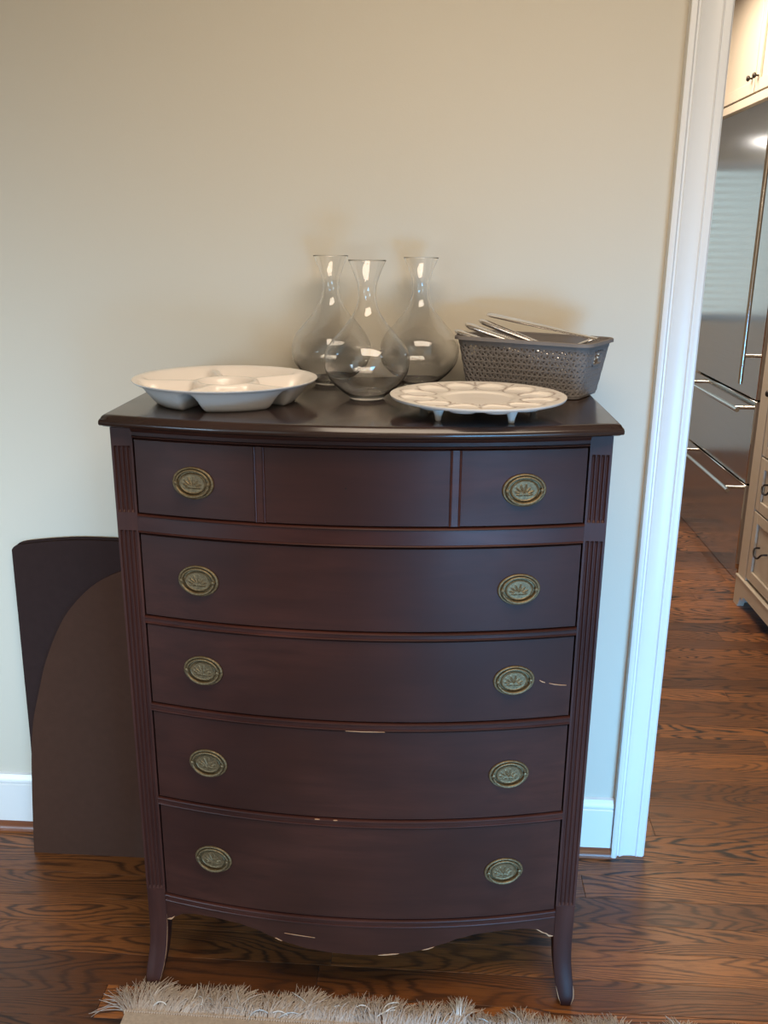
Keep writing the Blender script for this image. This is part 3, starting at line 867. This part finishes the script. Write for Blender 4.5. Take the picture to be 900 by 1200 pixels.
def knob(parent, x, y, z, org):
    prof = [(.0045, 0), (.0040, .008), (.0060, .012), (.0125, .017), (.0135, .022), (.0100, .027), (.001, .029)]
    rg = [[(x-h-org[0], y+r*math.cos(2*PI*k/18)-org[1], z+r*math.sin(2*PI*k/18)-org[2]) for k in range(18)] for r, h in prof]
    MB().loft(rg).build('knob', M['bronze'], parent, smooth=50)
da = shaker('door', 3.105, 3.69, 2.218, 2.80, fx, ub)
db = shaker('door', 2.505, 3.098, 2.218, 2.80, fx, ub)
knob(da, fx-.003, 3.145, 2.285, (1.9, 3.05, 2.17)); knob(db, fx-.003, 3.058, 2.285, (1.9, 3.05, 2.17))
# tall cream cabinet nearer the doorway
cx0 = 1.50
tc = thing('tall_cabinet', 'tall cream painted cabinet with furniture foot and drawers beside the refrigerator', 'cabinet', (1.86, 1.75, 0))
def tb(name, x0, x1, y0, y1, z0, z1, mat='cabinet', ch=.002, parent=tc):
    return MB().box(x0-1.86, x1-1.86, y0-1.75, y1-1.75, z0, z1, ch).build(name, M[mat], parent)
tb('body', cx0+.022, 2.24, 1.20, 2.300, .125, 2.60)
tb('stile', cx0-.004, cx0+.0215, 2.205, 2.302, .135, 2.60)
tb('stile', cx0-.004, cx0+.0215, 1.20, 1.26, .135, 2.60)
m_ = MB()                                              # foot rail with bracket cut-out
out = [(2.302, .125), (2.302, 0), (2.245, 0), (2.240, .012), (2.228, .030), (2.222, .050), (2.208, .050), (2.200, .040), (2.190, .058), (2.170, .066), (1.33, .066), (1.31, .058), (1.30, .040), (1.292, .050), (1.28, .03), (1.26, 0), (1.20, 0), (1.20, .125)]
m_.loft([[(x-1.86, y-1.75, z) for y, z in out] for x in (cx0-.010, cx0+.018)]); m_.build('foot_rail', M['cabinet'], tc, smooth=20)
tb('moulding', cx0-.014, cx0+.02, 1.20, 2.304, .1255, .1345)
tb('side_panel', cx0+.02, 2.24, 2.284, 2.301, .0, .1245)
for k, (za, zb) in enumerate(((.150, .455), (.462, .690), (.697, .915))):
    o = shaker('drawer', 1.265, 2.200, za, zb, cx0, tb, .045)
    for yc in (2.06, 1.45):
        zc = (za+zb)/2+.005
        pts = [(cx0+.004-1.86, yc-.045-1.75, zc+.012), (cx0-.018-1.86, yc-.043-1.75, zc+.010), (cx0-.026-1.86, yc-.025-1.75, zc-.010), (cx0-.028-1.86, yc-1.75, zc-.014), (cx0-.026-1.86, yc+.025-1.75, zc-.010), (cx0-.018-1.86, yc+.043-1.75, zc+.010), (cx0+.004-1.86, yc+.045-1.75, zc+.012)]
        MB().tube(spline(pts, 4), .0042, 10).build('pull', M['bronze'], o)
o = shaker('door', 1.265, 2.200, .922, 2.59, cx0, tb, .06)
knob(o, cx0-.003, 2.172, .960, (1.86, 1.75, 0))

# kitchen far-wall lamp strip and slatted blind (they show as reflections in the steel)
ls = thing('wall_light_bar', 'white light bar high on the far kitchen wall, seen reflected in the refrigerator', 'light', (.18, YK-.03, 2.24))
MB().box(-.62, .62, -.005, .028, -.035, .035, .004).build('housing', M['trim'], ls)
MB().box(-.60, .60, -.030, -.0055, -.016, .016, .006).build('diffuser', M['lamp'], ls)
bl = thing('window_blind', 'white horizontal slatted blind in the far kitchen window', 'blind', (.55, YK-.05, 2.08))
MB().box(-.79, .79, -.02, .02, -.005, .03, .003).build('head_rail', M['slat'], bl)
sm = None
for k in range(21):
    if sm is None:
        o = MB().box(-.78, .78, -.022, .022, -.0012, .0012).build('slat', M['slat'], bl, smooth=0); sm = o.data
    else: o = D.objects.new('slat', sm); C.objects.link(o); o.parent = bl
    o.location = (0, 0, -.03-.050*k); o.rotation_euler = (math.radians(30), 0, 0)
